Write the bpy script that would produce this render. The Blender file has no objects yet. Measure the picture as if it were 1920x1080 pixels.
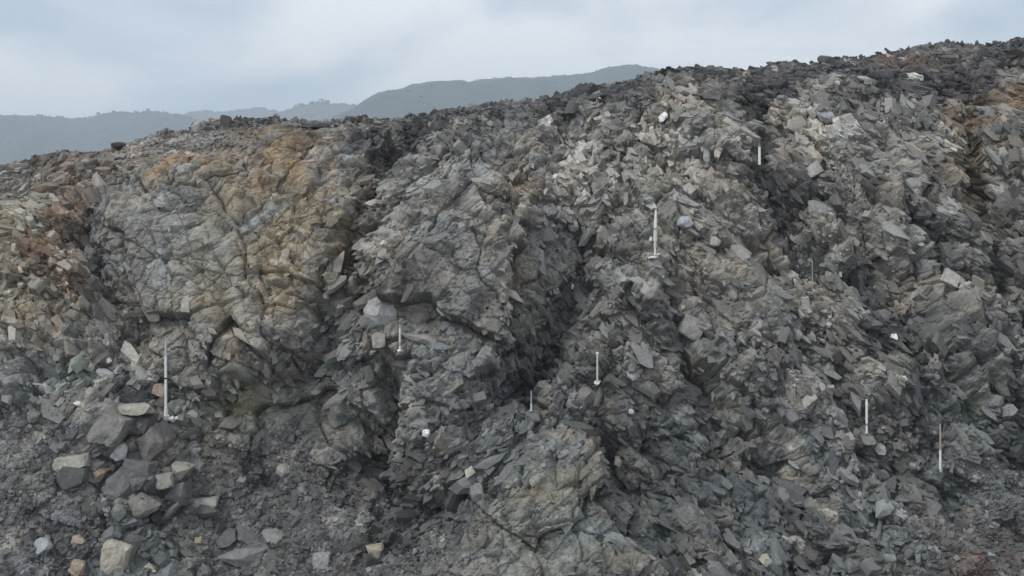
import bpy, math, numpy as np
from mathutils import Vector, Matrix, Euler
rad = math.radians
C = bpy.context.scene
COL = C.collection
rng = np.random.default_rng(7)

# ------------------------------------------------------------------ camera, sky, sun, exposure
EYE, V0, F, W, H = 4.6, 420.0, 2059.0, 1920.0, 1080.0
cd = bpy.data.cameras.new('camera'); cam = bpy.data.objects.new('camera', cd); COL.objects.link(cam)
cam.location = (0, 0, EYE); cam.rotation_euler = (rad(90), 0, 0)
cd.sensor_width = 36.0; cd.lens = 36.0 * F / W; cd.shift_y = -(H / 2 - V0) / W
cd.clip_start = 0.1; cd.clip_end = 6000
C.camera = cam

SUN_EL, SUN_AZ = 48.0, -58.0          # elevation, azimuth left of straight behind the camera
world = bpy.data.worlds.new('World'); C.world = world; world.use_nodes = True
nt = world.node_tree; nt.nodes.clear()
N = nt.nodes.new; L = nt.links.new
out = N('ShaderNodeOutputWorld'); bg = N('ShaderNodeBackground'); L(bg.outputs[0], out.inputs[0])
sky = N('ShaderNodeTexSky'); sky.sky_type = 'NISHITA'; sky.sun_disc = False
sky.sun_elevation = rad(SUN_EL); sky.sun_rotation = rad(180 + SUN_AZ); sky.dust_density = 3.0
skys = N('ShaderNodeMix'); skys.data_type = 'RGBA'; skys.blend_type = 'MULTIPLY'; skys.inputs[0].default_value = 1
L(sky.outputs[0], skys.inputs[6]); skys.inputs[7].default_value = (0.10, 0.10, 0.10, 1)
tc = N('ShaderNodeTexCoord')
mp = N('ShaderNodeMapping'); L(tc.outputs['Generated'], mp.inputs[0]); mp.inputs['Scale'].default_value = (1.0, 1.0, 2.6)
mp.inputs['Rotation'].default_value = (0.0, rad(10), 0.35)
mp.inputs['Location'].default_value = (0.35, 0.1, 0.2)
n1 = N('ShaderNodeTexNoise'); n1.inputs['Scale'].default_value = 4.2; n1.inputs['Detail'].default_value = 5; n1.inputs['Roughness'].default_value = 0.48
n1.inputs['Distortion'].default_value = 0.35
L(mp.outputs[0], n1.inputs['Vector'])
cr = N('ShaderNodeValToRGB'); L(n1.outputs[0], cr.inputs[0])
cr.color_ramp.elements[0].position = 0.40; cr.color_ramp.elements[0].color = (0.57, 0.68, 0.82, 1)
cr.color_ramp.elements[1].position = 0.62; cr.color_ramp.elements[1].color = (1.25, 1.24, 1.24, 1)
e = cr.color_ramp.elements.new(0.5); e.color = (0.82, 0.885, 0.975, 1)
mx = N('ShaderNodeMix'); mx.data_type = 'RGBA'; mx.inputs[0].default_value = 0.9
L(skys.outputs[2], mx.inputs[6]); L(cr.outputs[0], mx.inputs[7]); L(mx.outputs[2], bg.inputs[0]); bg.inputs[1].default_value = 1.0

sd = bpy.data.lights.new('sun', 'SUN'); sun = bpy.data.objects.new('sun', sd); COL.objects.link(sun)
sd.energy = 2.1; sd.angle = rad(12); sd.color = (1.0, 0.965, 0.91)
az, el = rad(SUN_AZ), rad(SUN_EL)
sdir = Vector((math.sin(az) * math.cos(el), -math.cos(az) * math.cos(el), math.sin(el)))
sun.rotation_euler = (-sdir).to_track_quat('-Z', 'Y').to_euler()

C.view_settings.view_transform = 'Standard'; C.view_settings.look = 'None'
C.view_settings.gamma = 1; C.view_settings.exposure = 0.0; C.view_settings.use_curve_mapping = False
C.cycles.volume_bounces = 1; C.cycles.max_bounces = 6; C.cycles.diffuse_bounces = 3

# ------------------------------------------------------------------ small numeric helpers
f32 = np.float32
def sm(x): x = np.clip(x, 0, 1); return x * x * (3 - 2 * x)
def vnoise(x, y, seed):
    r = np.random.default_rng(seed).random((256, 256)).astype(f32)
    xi = np.floor(x).astype(np.int32); yi = np.floor(y).astype(np.int32)
    fx = (x - xi).astype(f32); fy = (y - yi).astype(f32)
    fx = fx * fx * (3 - 2 * fx); fy = fy * fy * (3 - 2 * fy)
    a = xi & 255; b = (xi + 1) & 255; c = yi & 255; d = (yi + 1) & 255
    return (r[a, c] * (1 - fx) + r[b, c] * fx) * (1 - fy) + (r[a, d] * (1 - fx) + r[b, d] * fx) * fy - 0.5
def fbm(x, y, seed, octaves=4, gain=0.5):
    s = 0; a = 1.0
    for k in range(octaves):
        s = s + a * vnoise(x * 2 ** k + 17.3 * k, y * 2 ** k - 9.1 * k, seed + k); a *= gain
    return s * 2
def srgb(r, g, b, k=1.0):
    def f(c):
        c /= 255.0
        return c / 12.92 if c < 0.04045 else ((c + 0.055) / 1.055) ** 2.4
    return np.array([f(r) * k, f(g) * k, f(b) * k], dtype=f32)
KA = 1.33                      # surface colour = apparent colour under this sky x KA
TINT = np.array([1.05, 1.0, 0.965], dtype=f32)
def alb(r, g, b): return np.minimum(srgb(r, g, b, KA) * TINT, 0.8)

def seg_d(u, v, pts):
    d = None
    for (x0, y0), (x1, y1) in zip(pts[:-1], pts[1:]):
        dx, dy = x1 - x0, y1 - y0
        t = np.clip(((u - x0) * dx + (v - y0) * dy) / (dx * dx + dy * dy), 0, 1)
        q = np.hypot(u - x0 - t * dx, v - y0 - t * dy)
        d = q if d is None else np.minimum(d, q)
    return d
def line(u, v, pts, w): return sm(1 - seg_d(u, v, pts) / w)
def poly(u, v, pts, soft):
    inside = np.zeros(u.shape, bool); n = len(pts)
    for i in range(n):
        x0, y0 = pts[i]; x1, y1 = pts[(i + 1) % n]
        if y0 == y1: continue
        c = ((y0 > v) != (y1 > v)) & (u < (x1 - x0) * (v - y0) / (y1 - y0) + x0)
        inside ^= c
    d = seg_d(u, v, list(pts) + [pts[0]])
    return sm(0.5 + np.where(inside, d, -d) / soft)
def blob(u, v, cu, cv, ru, rv, ang=0):
    c, s = math.cos(rad(ang)), math.sin(rad(ang))
    x = ((u - cu) * c + (v - cv) * s) / ru; y = (-(u - cu) * s + (v - cv) * c) / rv
    return np.exp(-(x * x + y * y))

def stones_field(a, b, cell, aniso, ang, seed, jag=0.25, steep=(1.0, 3.2), tilt=0.35, hr=(0.0, 1.0), planes=5, rr=(0.42, 0.78)):
    """height of heaped angular pieces (each a few random planes) and the id of the piece on top, in units of one cell"""
    c, s = math.cos(rad(ang)), math.sin(rad(ang))
    wx = fbm(a / cell * 0.9, b / cell * 0.9, seed + 50, 3) * jag; wy = fbm(a / cell * 0.9 + 40, b / cell * 0.9, seed + 60, 3) * jag
    p = ((a * c + b * s) / (cell * aniso) + wx).astype(f32); q = ((-a * s + b * c) / cell + wy).astype(f32)
    n = 256; r = np.random.default_rng(seed)
    T = {k: r.random((n, n)).astype(f32) for k in ('x', 'y', 'h', 'tx', 'ty', 'r')}
    TH = [(2 * math.pi * (k + r.random((n, n)) * 0.75) / planes).astype(f32) for k in range(planes)]
    CS = [np.cos(t) for t in TH]; SN = [np.sin(t) for t in TH]
    RK = [(0.75 + 0.5 * r.random((n, n))).astype(f32) for k in range(planes)]
    ST = [(steep[0] + (steep[1] - steep[0]) * r.random((n, n))).astype(f32) for k in range(planes)]
    SC = np.full(p.shape, -9, f32); H_ = np.full(p.shape, -9, f32); ID = np.zeros(p.shape, np.int32)
    for r0 in range(0, p.shape[0], 64):
        P = p[r0:r0 + 64]; Q = q[r0:r0 + 64]
        pi = np.floor(P).astype(np.int32); qi = np.floor(Q).astype(np.int32)
        best = np.full(P.shape, -9, f32); sec = best.copy(); bid = np.zeros(P.shape, np.int32)
        for di in (-1, 0, 1):
            for dj in (-1, 0, 1):
                ii = (pi + di) & 255; jj = (qi + dj) & 255
                k = ii * 256 + jj
                dx = P - (pi + di) - T['x'].ravel()[k]; dy = Q - (qi + dj) - T['y'].ravel()[k]
                top = hr[0] + (hr[1] - hr[0]) * T['h'].ravel()[k]
                R = rr[0] + (rr[1] - rr[0]) * T['r'].ravel()[k]
                h = top + tilt * 2 * ((T['tx'].ravel()[k] - 0.5) * dx + (T['ty'].ravel()[k] - 0.5) * dy)
                for m in range(planes):
                    h = np.minimum(h, top + (R * RK[m].ravel()[k] - dx * CS[m].ravel()[k] - dy * SN[m].ravel()[k]) * ST[m].ravel()[k])
                g = h > best; sec = np.maximum(sec, np.where(g, best, h))
                best = np.where(g, h, best); bid = np.where(g, k, bid)
        H_[r0:r0 + 64] = best; SC[r0:r0 + 64] = sec; ID[r0:r0 + 64] = bid
    return H_, ID, H_ - SC
def crack_field(a, b, cell, aniso, ang, seed, jag=0.5):
    c, s = math.cos(rad(ang)), math.sin(rad(ang))
    p = (a * c + b * s) / (cell * aniso) + fbm(a / cell, b / cell, seed + 5, 3) * jag; q = (-a * s + b * c) / cell + fbm(a / cell + 9, b / cell, seed + 6, 3) * jag
    r = np.random.default_rng(seed); jx = r.random((256, 256)).astype(f32); jy = r.random((256, 256)).astype(f32)
    pi = np.floor(p).astype(np.int32); qi = np.floor(q).astype(np.int32)
    f1 = np.full(p.shape, 9, f32); f2 = f1.copy()
    for di in (-1, 0, 1):
        for dj in (-1, 0, 1):
            ii = (pi + di) & 255; jj = (qi + dj) & 255
            d = np.hypot(p - (pi + di) - jx[ii, jj], q - (qi + dj) - jy[ii, jj])
            f2 = np.minimum(f2, np.maximum(d, f1)); f1 = np.minimum(f1, d)
    return (f2 - f1) * cell

# ------------------------------------------------------------------ materials
def principled(name, rough=0.9, spec=0.25):
    m = bpy.data.materials.new(name); m.use_nodes = True
    b = m.node_tree.nodes['Principled BSDF']; b.inputs['Roughness'].default_value = rough
    b.inputs['Specular IOR Level'].default_value = spec
    return m, m.node_tree, b
def rock_material(name, source, fine=60.0, bump=0.012, speck=0.25):
    m, t, b = principled(name, 0.88, 0.28)
    n = t.nodes.new; l = t.links.new
    tc = n('ShaderNodeTexCoord')
    if source == 'object':
        src = n('ShaderNodeObjectInfo').outputs['Color']
    else:
        at = n('ShaderNodeAttribute'); at.attribute_name = 'Col'; src = at.outputs['Color']
    na = n('ShaderNodeTexNoise'); na.inputs['Scale'].default_value = fine; na.inputs['Detail'].default_value = 6; na.inputs['Roughness'].default_value = 0.7
    nb = n('ShaderNodeTexNoise'); nb.inputs['Scale'].default_value = fine / 7; nb.inputs['Detail'].default_value = 4; nb.inputs['Roughness'].default_value = 0.6
    l(tc.outputs['Object'], na.inputs['Vector']); l(tc.outputs['Object'], nb.inputs['Vector'])
    r1 = n('ShaderNodeMapRange'); l(na.outputs[0], r1.inputs[0]); r1.inputs[1].default_value = 0.3; r1.inputs[2].default_value = 0.7
    r1.inputs[3].default_value = 1 - speck; r1.inputs[4].default_value = 1 + speck
    r2 = n('ShaderNodeMapRange'); l(nb.outputs[0], r2.inputs[0]); r2.inputs[1].default_value = 0.3; r2.inputs[2].default_value = 0.7
    r2.inputs[3].default_value = 0.84; r2.inputs[4].default_value = 1.16
    mu = n('ShaderNodeMath'); mu.operation = 'MULTIPLY'; l(r1.outputs[0], mu.inputs[0]); l(r2.outputs[0], mu.inputs[1])
    v = n('ShaderNodeVectorMath'); v.operation = 'SCALE'; l(src, v.inputs[0]); l(mu.outputs[0], v.inputs['Scale'])
    l(v.outputs[0], b.inputs['Base Color'])
    bp = n('ShaderNodeBump'); bp.inputs['Distance'].default_value = bump; bp.inputs['Strength'].default_value = 0.9
    ad = n('ShaderNodeMath'); ad.operation = 'ADD'; l(na.outputs[0], ad.inputs[0]); l(nb.outputs[0], ad.inputs[1])
    l(ad.outputs[0], bp.inputs['Height']); l(bp.outputs[0], b.inputs['Normal'])
    return m
M_face = rock_material('quarry_rock', 'attr', 34.0, 0.012)
M_rub = rock_material('rubble_rock', 'attr', 36.0, 0.010, 0.30)
M_stone = rock_material('loose_rock', 'object', 22.0, 0.010, 0.26)
def plain(name, c, rough=0.7, nscale=30, var=0.15):
    m, t, b = principled(name, rough)
    n = t.nodes.new; l = t.links.new
    tcn = n('ShaderNodeTexCoord'); na = n('ShaderNodeTexNoise'); na.inputs['Scale'].default_value = nscale; na.inputs['Detail'].default_value = 4
    l(tcn.outputs['Object'], na.inputs['Vector'])
    r = n('ShaderNodeMapRange'); l(na.outputs[0], r.inputs[0]); r.inputs[3].default_value = 1 - var; r.inputs[4].default_value = 1 + var
    v = n('ShaderNodeVectorMath'); v.operation = 'SCALE'; v.inputs[0].default_value = tuple(float(x) for x in c[:3]); l(r.outputs[0], v.inputs['Scale'])
    l(v.outputs[0], b.inputs['Base Color'])
    return m

# ------------------------------------------------------------------ mesh from arrays
def mesh_np(name, verts, faces, mat, col=None, smooth=False, k=4):
    me = bpy.data.meshes.new(name); nv = len(verts); nf = len(faces)
    me.vertices.add(nv); me.vertices.foreach_set('co', np.ascontiguousarray(verts, f32).ravel())
    me.loops.add(nf * k); me.loops.foreach_set('vertex_index', np.ascontiguousarray(faces, np.int32).ravel())
    me.polygons.add(nf); me.polygons.foreach_set('loop_start', np.arange(0, nf * k, k, dtype=np.int32))
    me.polygons.foreach_set('use_smooth', np.full(nf, smooth, bool))
    me.update(calc_edges=True)
    if col is not None:
        c4 = np.ones((nv, 4), f32); c4[:, :3] = col
        ca = me.color_attributes.new('Col', 'FLOAT_COLOR', 'POINT'); ca.data.foreach_set('color', c4.ravel())
    me.materials.append(mat)
    return me
def link(name, me, parent=None, **props):
    o = bpy.data.objects.new(name, me); COL.objects.link(o)
    if parent: o.parent = parent
    for a, b in props.items(): o[a] = b
    return o
def grid_faces(nr, nc):
    i = np.arange(nr - 1)[:, None] * nc + np.arange(nc - 1)[None, :]
    return np.stack([i, i + 1, i + 1 + nc, i + nc], -1).reshape(-1, 4)

# ------------------------------------------------------------------ the rock face: nominal profile
crest_u = [-900, -300, 0, 40, 130, 215, 300, 380, 470, 560, 620, 680, 710, 790, 860, 930, 1000, 1060, 1110, 1160, 1200, 1245, 1300, 1360, 1420, 1460, 1530, 1550, 1600, 1690, 1750, 1850, 1885, 1920, 2300, 3000]
crest_v = [430, 350, 293, 285, 262, 248, 232, 220, 209, 205, 207, 207, 215, 206, 193, 187, 188, 183, 160, 157, 145, 124, 119, 122, 119, 105, 107, 99, 99, 84, 78, 79, 68, 68, 40, 30]
facet_u = [-900, 0, 150, 250, 330, 450, 560, 680, 800, 900, 1050, 1250, 1500, 1750, 1920, 3000]
facet_v = [520, 400, 355, 345, 320, 285, 262, 245, 225, 215, 195, 180, 190, 195, 235, 220]
sp = 0.0178
xv = np.arange(-9.75, 9.76, sp)
ext = 9.75 + np.cumsum(0.02 * 1.09 ** np.arange(52))
xs = np.concatenate([-ext[::-1], xv, ext]).astype(np.float64)
def uv_of(x, y, z): return 960 + F * x / y, V0 + F * (EYE - z) / y
nc = len(xs)
# each control row: y, z per column
def row_v(y, v): return np.full(nc, y, float), EYE - (v - V0) / F * y + np.zeros(nc)
uc = 960 + F * xs / 18.8; vc = np.interp(uc, crest_u, crest_v) + np.interp(uc, [0, 300, 800, 1100, 1900], [36, 27, 22, 10, 16])
uf = 960 + F * xs / 16.3; vf = np.interp(uf, facet_u, facet_v)
rows = [(np.full(nc, 8.0), np.full(nc, -0.75)), row_v(11.5, 1262), row_v(12.9, 1080), row_v(13.85, 880), row_v(14.55, 655),
        row_v(15.2, 655 + (vf - 655) * 0.5), row_v(16.1, vf), row_v(18.8, vc)]
zc = rows[-1][1]
rows += [(np.full(nc, 20.6), zc - 0.35), (np.full(nc, 30.0), zc - 2.6), (np.full(nc, 70.0), np.full(nc, -14.0))]
cnt = [40, 60, 95, 104, 100, 118, 150, 40, 30, 16]
Y = []; Z = []
for (y0, z0), (y1, z1), n in zip(rows[:-1], rows[1:], cnt):
    t = (np.arange(n) / n)[:, None]
    if n <= 40: t = t ** (1.0 if n > 20 else 1.4)
    Y.append(y0 + (y1 - y0) * t); Z.append(z0 + (z1 - z0) * t)
Y = np.concatenate(Y + [rows[-1][0][None]]); Z = np.concatenate(Z + [rows[-1][1][None]])
def smooth_rows(A, s):
    k = np.exp(-0.5 * (np.arange(-3 * s, 3 * s + 1) / s) ** 2); k /= k.sum()
    P = np.pad(A, ((3 * s, 3 * s), (0, 0)), 'edge'); o = np.zeros_like(A)
    for i, w in enumerate(k): o += w * P[i:i + A.shape[0]]
    return o
Ys, Zs = smooth_rows(Y, 12), smooth_rows(Z, 12)
iy = np.arange(Y.shape[0]); keep = sm((iy - sum(cnt[:6])) / 90.0) * 0.6
keep = np.where(iy > sum(cnt[:7]) - 20, 0.35, keep)[:, None]
Y = Ys * (1 - keep) + Y * keep; Z = Zs * (1 - keep) + Z * keep
nr = Y.shape[0]
X = np.broadcast_to(xs, Y.shape).copy()
A_ = X.astype(f32)
B_ = np.concatenate([np.zeros((1, nc)), np.cumsum(np.hypot(np.diff(Y, axis=0), np.diff(Z, axis=0)), 0)]).astype(f32)
U0, V_0 = uv_of(X, Y, Z); U0 = U0.astype(f32); V_0 = V_0.astype(f32)
beyond = sm((Y - 19.0) / 1.0).astype(f32)          # the hidden back of the mound
U = U0 + fbm(A_ * 1.1, B_ * 1.1, 11, 5, 0.65) * 30; V = V_0 + fbm(A_ * 1.1 + 30, B_ * 1.1, 21, 5, 0.65) * 30
W_ = lambda k: (U0 + fbm(A_ * 2.5, B_ * 2.5, 31 + k, 3) * 14)

# ------------------------------------------------------------------ macro relief (metres towards the quarry floor)
D = fbm(A_ * 0.35, B_ * 0.35, 3, 3) * 0.30
m_left = poly(U, V, [(235, 350), (400, 285), (560, 245), (690, 255), (700, 330), (665, 470), (625, 590), (590, 690), (490, 700), (440, 735), (330, 700), (265, 645), (215, 600), (200, 480)], 60)
D += 0.22 * m_left
m_ctr = poly(U, V, [(755, 330), (830, 255), (980, 225), (1040, 300), (1010, 450), (1015, 600), (960, 700), (860, 740), (720, 650), (690, 540), (735, 420)], 55)
D += 0.38 * m_ctr
m_but = poly(U, V, [(690, 650), (760, 640), (840, 700), (850, 820), (790, 850), (750, 760)], 40)
D += 0.38 * m_but
m_slab = poly(U, V, [(880, 960), (990, 860), (1110, 770), (1165, 780), (1140, 900), (1120, 990), (1190, 1120), (850, 1120)], 60)
D += 0.2 * m_slab
m_fl = poly(U, V, [(-60, 390), (95, 380), (170, 430), (180, 580), (120, 650), (-60, 640)], 50)
D += 0.2 * m_fl
for pts, w, dep in [
    ([(745, 275), (712, 350), (700, 430), (665, 520), (635, 610), (610, 690)], 50, 0.45),
    ([(735, 740), (735, 830), (695, 880), (765, 960), (860, 950)], 62, 0.70),
    ([(1120, 500), (1060, 590), (1040, 680), (980, 735)], 75, 0.62),
    ([(900, 730), (1000, 720), (1110, 640)], 45, 0.4),
    ([(1225, 600), (1290, 660), (1350, 740)], 45, 0.35),
    ([(1415, 190), (1425, 380), (1480, 470), (1570, 560), (1690, 670), (1780, 790)], 58, 0.45),
    ([(1790, 190), (1830, 290), (1850, 400), (1890, 560), (1940, 640)], 48, 0.5),
    ([(1160, 820), (1195, 900), (1255, 960), (1270, 1090)], 65, 0.45),
    ([(168, 430), (182, 520), (225, 580), (270, 650), (290, 720)], 45, 0.5),
    ([(330, 715), (420, 740), (520, 735), (600, 710)], 42, 0.16),
    ([(420, 760), (330, 830), (250, 900)], 40, 0.25),
    ([(118, 370), (128, 480), (120, 640)], 16, 0.25),
    ([(985, 310), (955, 420), (930, 520)], 22, 0.25),
    ([(1165, 300), (1190, 380), (1120, 480)], 26, 0.25),
    ([(1700, 430), (1760, 560), (1850, 690), (1930, 800)], 32, 0.35),
    ([(1290, 700), (1400, 850), (1480, 1000), (1540, 1120)], 40, 0.3),
    ([(1480, 640), (1600, 830), (1700, 960)], 34, 0.25),
    ([(640, 330), (660, 420), (650, 500)], 22, 0.15),
    ]:
    D -= dep * (1.4 if pts[0][0] > 1150 else 1.0) * line(U, V, pts, w)
for pts, w, dep in [
    ([(1190, 330), (1180, 450), (1230, 560), (1330, 640)], 60, 0.25),
    ([(1350, 640), (1430, 780), (1560, 950), (1640, 1100)], 48, 0.28),
    ([(1650, 420), (1720, 560), (1800, 720)], 50, 0.3),
    ([(1560, 640), (1680, 820), (1760, 900)], 40, 0.2),
    ([(1250, 230), (1330, 330), (1390, 430)], 70, 0.2),
    ([(200, 790), (270, 850), (300, 940)], 80, 0.3),
    ([(480, 1050), (620, 1040)], 70, 0.1)]:
    D += dep * (1.5 if pts[0][0] > 1150 else 1.0) * line(U, V, pts, w)
D += 0.35 * blob(U, V, 445, 690, 90, 70)
# dipping ledges on the right half: sawtooth across the bedding
dipm = sm((U - 1120) / 160) * sm((V - 230) / 80) * sm((1100 - V) / 60)
wd = (A_ * math.sin(rad(56)) + B_ * math.cos(rad(56))) + fbm(A_ * 0.8, B_ * 0.8, 77, 3) * 0.16
ledge = 0
for per, amp in ((1.25, 0.56), (0.42, 0.14)):
    f = (wd / per) % 1.0
    sw_ = dipm * amp * (np.where(f < 0.82, f / 0.82, (1 - f) / 0.18) - 0.5); D += 0.6 * sw_; ledge = ledge + 0.6 * sw_
# steep joints dipping the other way, centre
dipc = poly(U, V, [(700, 300), (1180, 200), (1190, 520), (1000, 720), (860, 960), (560, 980), (640, 640)], 120)
wc = (-A_ * math.sin(rad(52)) + B_ * math.cos(rad(52))) + fbm(A_ * 0.8 + 5, B_ * 0.8, 78, 3) * 0.3
f = (wc / 0.62) % 1.0
D += dipc * 0.13 * (np.where(f < 0.8, f / 0.8, (1 - f) / 0.2) - 0.5)
h1, id1, g1 = stones_field(A_, B_, 0.85, 1.25, -35, 101, jag=0.15, steep=(0.8, 2.5), tilt=0.9, hr=(0, 0.5))
h2a, id2a, g2a = stones_field(A_, B_, 0.34, 1.45, -52, 201, jag=0.10, steep=(1.5, 5.0), tilt=1.0, hr=(0, 0.8))
h2b, id2b, g2b = stones_field(A_, B_, 0.30, 1.4, 40, 251, jag=0.10, steep=(1.5, 5.0), tilt=1.0, hr=(0, 0.8))
selb = sm((fbm(A_ * 0.6, B_ * 0.6, 61, 2) * 2 + 0.5 + 0.8 * (dipc - dipm)) * 3 - 1) > 0.5
h2 = np.where(selb, h2b * 0.85, h2a); g2 = np.where(selb, g2b, g2a); id2 = np.where(selb, id2b + 70000, id2a)
h3, id3, g3 = stones_field(A_, B_, 0.15, 1.3, -35, 301, jag=0.12, steep=(1.5, 5.0), tilt=1.1, hr=(0, 0.9))
h4, id4, g4 = stones_field(A_, B_, 0.072, 1.2, 20, 401, jag=0.12, steep=(1.2, 3.5), tilt=1.0, hr=(0, 0.8))
def idmean(D, i):
    n = np.bincount(i.ravel(), minlength=140000); t = np.bincount(i.ravel(), weights=D.ravel(), minlength=140000)
    return (t / np.maximum(n, 1)).astype(f32)[i]
solid = np.clip(m_left + 0.8 * m_ctr + m_slab + 0.6 * m_but + 0.6 * blob(U, V, 640, 790, 110, 90) + 0.45 * blob(U, V, 1320, 330, 170, 110) + 0.5 * blob(U, V, 1720, 560, 70, 110, -20)
    + 0.9 * sum(line(U, V, p_, w_) for p_, w_ in (([(1290, 620), (1400, 780), (1500, 900), (1620, 1090)], 44), ([(1640, 420), (1730, 600), (1800, 740)], 50), ([(1190, 320), (1215, 440), (1250, 580)], 50), ([(1480, 640), (1600, 800), (1690, 900)], 40), ([(1340, 300), (1390, 450), (1440, 600)], 44))), 0, 1).astype(f32)
Da = 0.22 * D + 0.34 * idmean(D, id1) + 0.34 * idmean(D, id2) + 0.10 * idmean(D, id3); Db = 0.35 * D + 0.5 * idmean(D, id1) + 0.15 * idmean(D, id2)
D = 1.55 * (Da * (1 - solid) + Db * solid) + 0.8 * ledge
D = (D * (1 - beyond)).astype(f32)
upper = sm((1.0 - (V_0 - np.interp(U0, crest_u, crest_v)) / 90.0)).astype(f32)       # rounded rubbly top
D *= (1 - 0.75 * upper)
P = np.stack([X, Y, Z], -1).astype(f32)
mdir = np.array([0, -0.93, 0.36], f32)
P += D[..., None] * mdir
P0 = np.stack([X, Y, Z], -1).astype(f32)
def normals(P, s=3):
    Ps = P.copy()
    for ax in (0, 1):
        for _ in range(s): Ps = (np.roll(Ps, 1, ax) + 2 * Ps + np.roll(Ps, -1, ax)) / 4
    gx = np.gradient(Ps, axis=1); gy = np.gradient(Ps, axis=0)
    n = np.cross(gx, gy); n /= np.linalg.norm(n, axis=-1, keepdims=True) + 1e-9
    return n
Nn = normals(P0 + (0.25 * D[..., None] * mdir).astype(f32), 30)
Nn = Nn * 0.75 + 0.25 * np.array([0, -0.86, 0.5], f32); Nn /= np.linalg.norm(Nn, axis=-1, keepdims=True)

# ------------------------------------------------------------------ how broken the rock is, 0 bedrock .. 1 loose rubble
loose = 0.50 + 0.6 * fbm(A_ * 0.7, B_ * 0.7, 91, 3)
loose -= 0.75 * solid
loose -= 0.6 * poly(U, V, [(540, 700), (720, 700), (740, 820), (690, 880), (560, 780)], 50)
loose += 0.9 * upper + 0.6 * sm((U - 1250) / 300) * 0.5
fine_t = np.clip(poly(U, V, [(-80, 760), (120, 800), (170, 930), (200, 1130), (-80, 1130)], 80) + poly(U, V, [(380, 800), (560, 800), (740, 1000), (900, 960), (860, 1140), (330, 1140), (330, 960)], 80)
                 + poly(U, V, [(1960, 830), (1830, 890), (1720, 1010), (1640, 1140), (1960, 1140)], 80) + poly(U, V, [(120, 300), (420, 240), (620, 235), (440, 290), (240, 345)], 50)
                 + blob(U, V, 1690, 830, 60, 40), 0, 1)
loose = np.clip(loose, 0.05, 1.0).astype(f32)
lowrel = (1 - 0.9 * fine_t)

h2 = np.maximum(h2, -0.55); h3 = np.maximum(h3, -0.35); h1 = np.maximum(h1, -0.6)
c1 = crack_field(A_, B_, 0.42, 1.7, -48, 501, 0.28); c2 = crack_field(A_, B_, 0.2, 1.6, 38, 511, 0.25)
patch3 = sm(fbm(A_ * 1.3, B_ * 1.3, 71, 3) * 1.6 + 0.6)         # clusters of smaller pieces
hh = h1 * 0.85 * 0.22 * lowrel
hh += h2 * 0.34 * (0.17 + 0.30 * loose + 0.07 * solid) * lowrel
hh += h3 * 0.15 * (0.22 + 0.50 * loose * patch3) * (1 - 0.75 * fine_t)
hh += h4 * 0.072 * (0.05 + 0.40 * loose * (1 - 0.5 * patch3))
crk = sm(fbm(A_ * 1.9, B_ * 1.9, 83, 3) * 1.5 + 0.75)
hh -= (1 - 0.85 * fine_t) * (1 - 0.4 * solid) * 0.05 * np.clip(1 - g2 / 0.12, 0, 1) * (0.4 + 0.6 * crk) + 0.045 * np.clip(1 - g3 / 0.28, 0, 1) * crk * (0.35 + 0.65 * loose) + 0.06 * (1 - fine_t) * np.clip(1 - g1 / 0.07, 0, 1)
hh += fbm(A_ * 9, B_ * 9, 81, 4, 0.6) * 0.005 + fbm(A_ * 2.2, B_ * 2.2, 86, 3) * 0.03 * (1 - 0.6 * solid)
for ang, per, sd_ in ((57, 0.62, 1), (-50, 0.8, 2), (12, 1.1, 3)):
    w_ = (A_ * math.sin(rad(ang)) + B_ * math.cos(rad(ang))) + fbm(A_ * 0.7, B_ * 0.7, 130 + sd_, 2) * 0.25 + fbm(A_ * 5, B_ * 5, 140 + sd_, 2) * 0.015
    k_ = np.floor(w_ / per); f_ = np.abs(w_ / per - k_ - 0.3 - 0.4 * np.sin(k_ * 12.9) ** 2) * per
    hh -= 0.028 * np.exp(-(f_ / 0.010) ** 2) * (0.3 + 0.7 * solid) * sm(fbm(A_ * 0.9, B_ * 0.9, 150 + sd_, 2) * 3 + 0.6)
    hh += (np.sin(k_ * 7.7 + sd_) * 0.022) * (0.4 + 0.6 * solid)
hh *= (1 - 0.6 * upper)
bed = (1 - loose)
hh -= (0.014 * np.exp(-(c1 / 0.010) ** 2) + 0.012 * np.exp(-(c2 / 0.009) ** 2)) * (0.25 + bed)
for pts in ([(815, 480), (850, 420), (890, 360)], [(860, 470), (900, 440), (930, 395)], [(1100, 1060), (1060, 980), (1080, 940), (1130, 900)], [(1000, 1000), (1060, 985), (1120, 955)],
            [(1060, 1000), (1110, 1010)], [(470, 560), (500, 500), (560, 470)], [(300, 700), (390, 740), (430, 735)], [(835, 250), (880, 300), (870, 340)]):
    hh -= 0.07 * np.exp(-(seg_d(U * 0.4 + U0 * 0.6, V * 0.4 + V_0 * 0.6, pts) / 2.6) ** 2)
edge = sm((np.abs(A_) - 9.7) / 3)
hh = (hh * (1 - edge * 0.5) * (1 - 0.8 * sm((Y - 21) / 6))).astype(f32)
P = P + Nn * hh[..., None]
Nf = normals(P, 1)
Uf, Vf = uv_of(P[..., 0], P[..., 1], P[..., 2])

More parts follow.
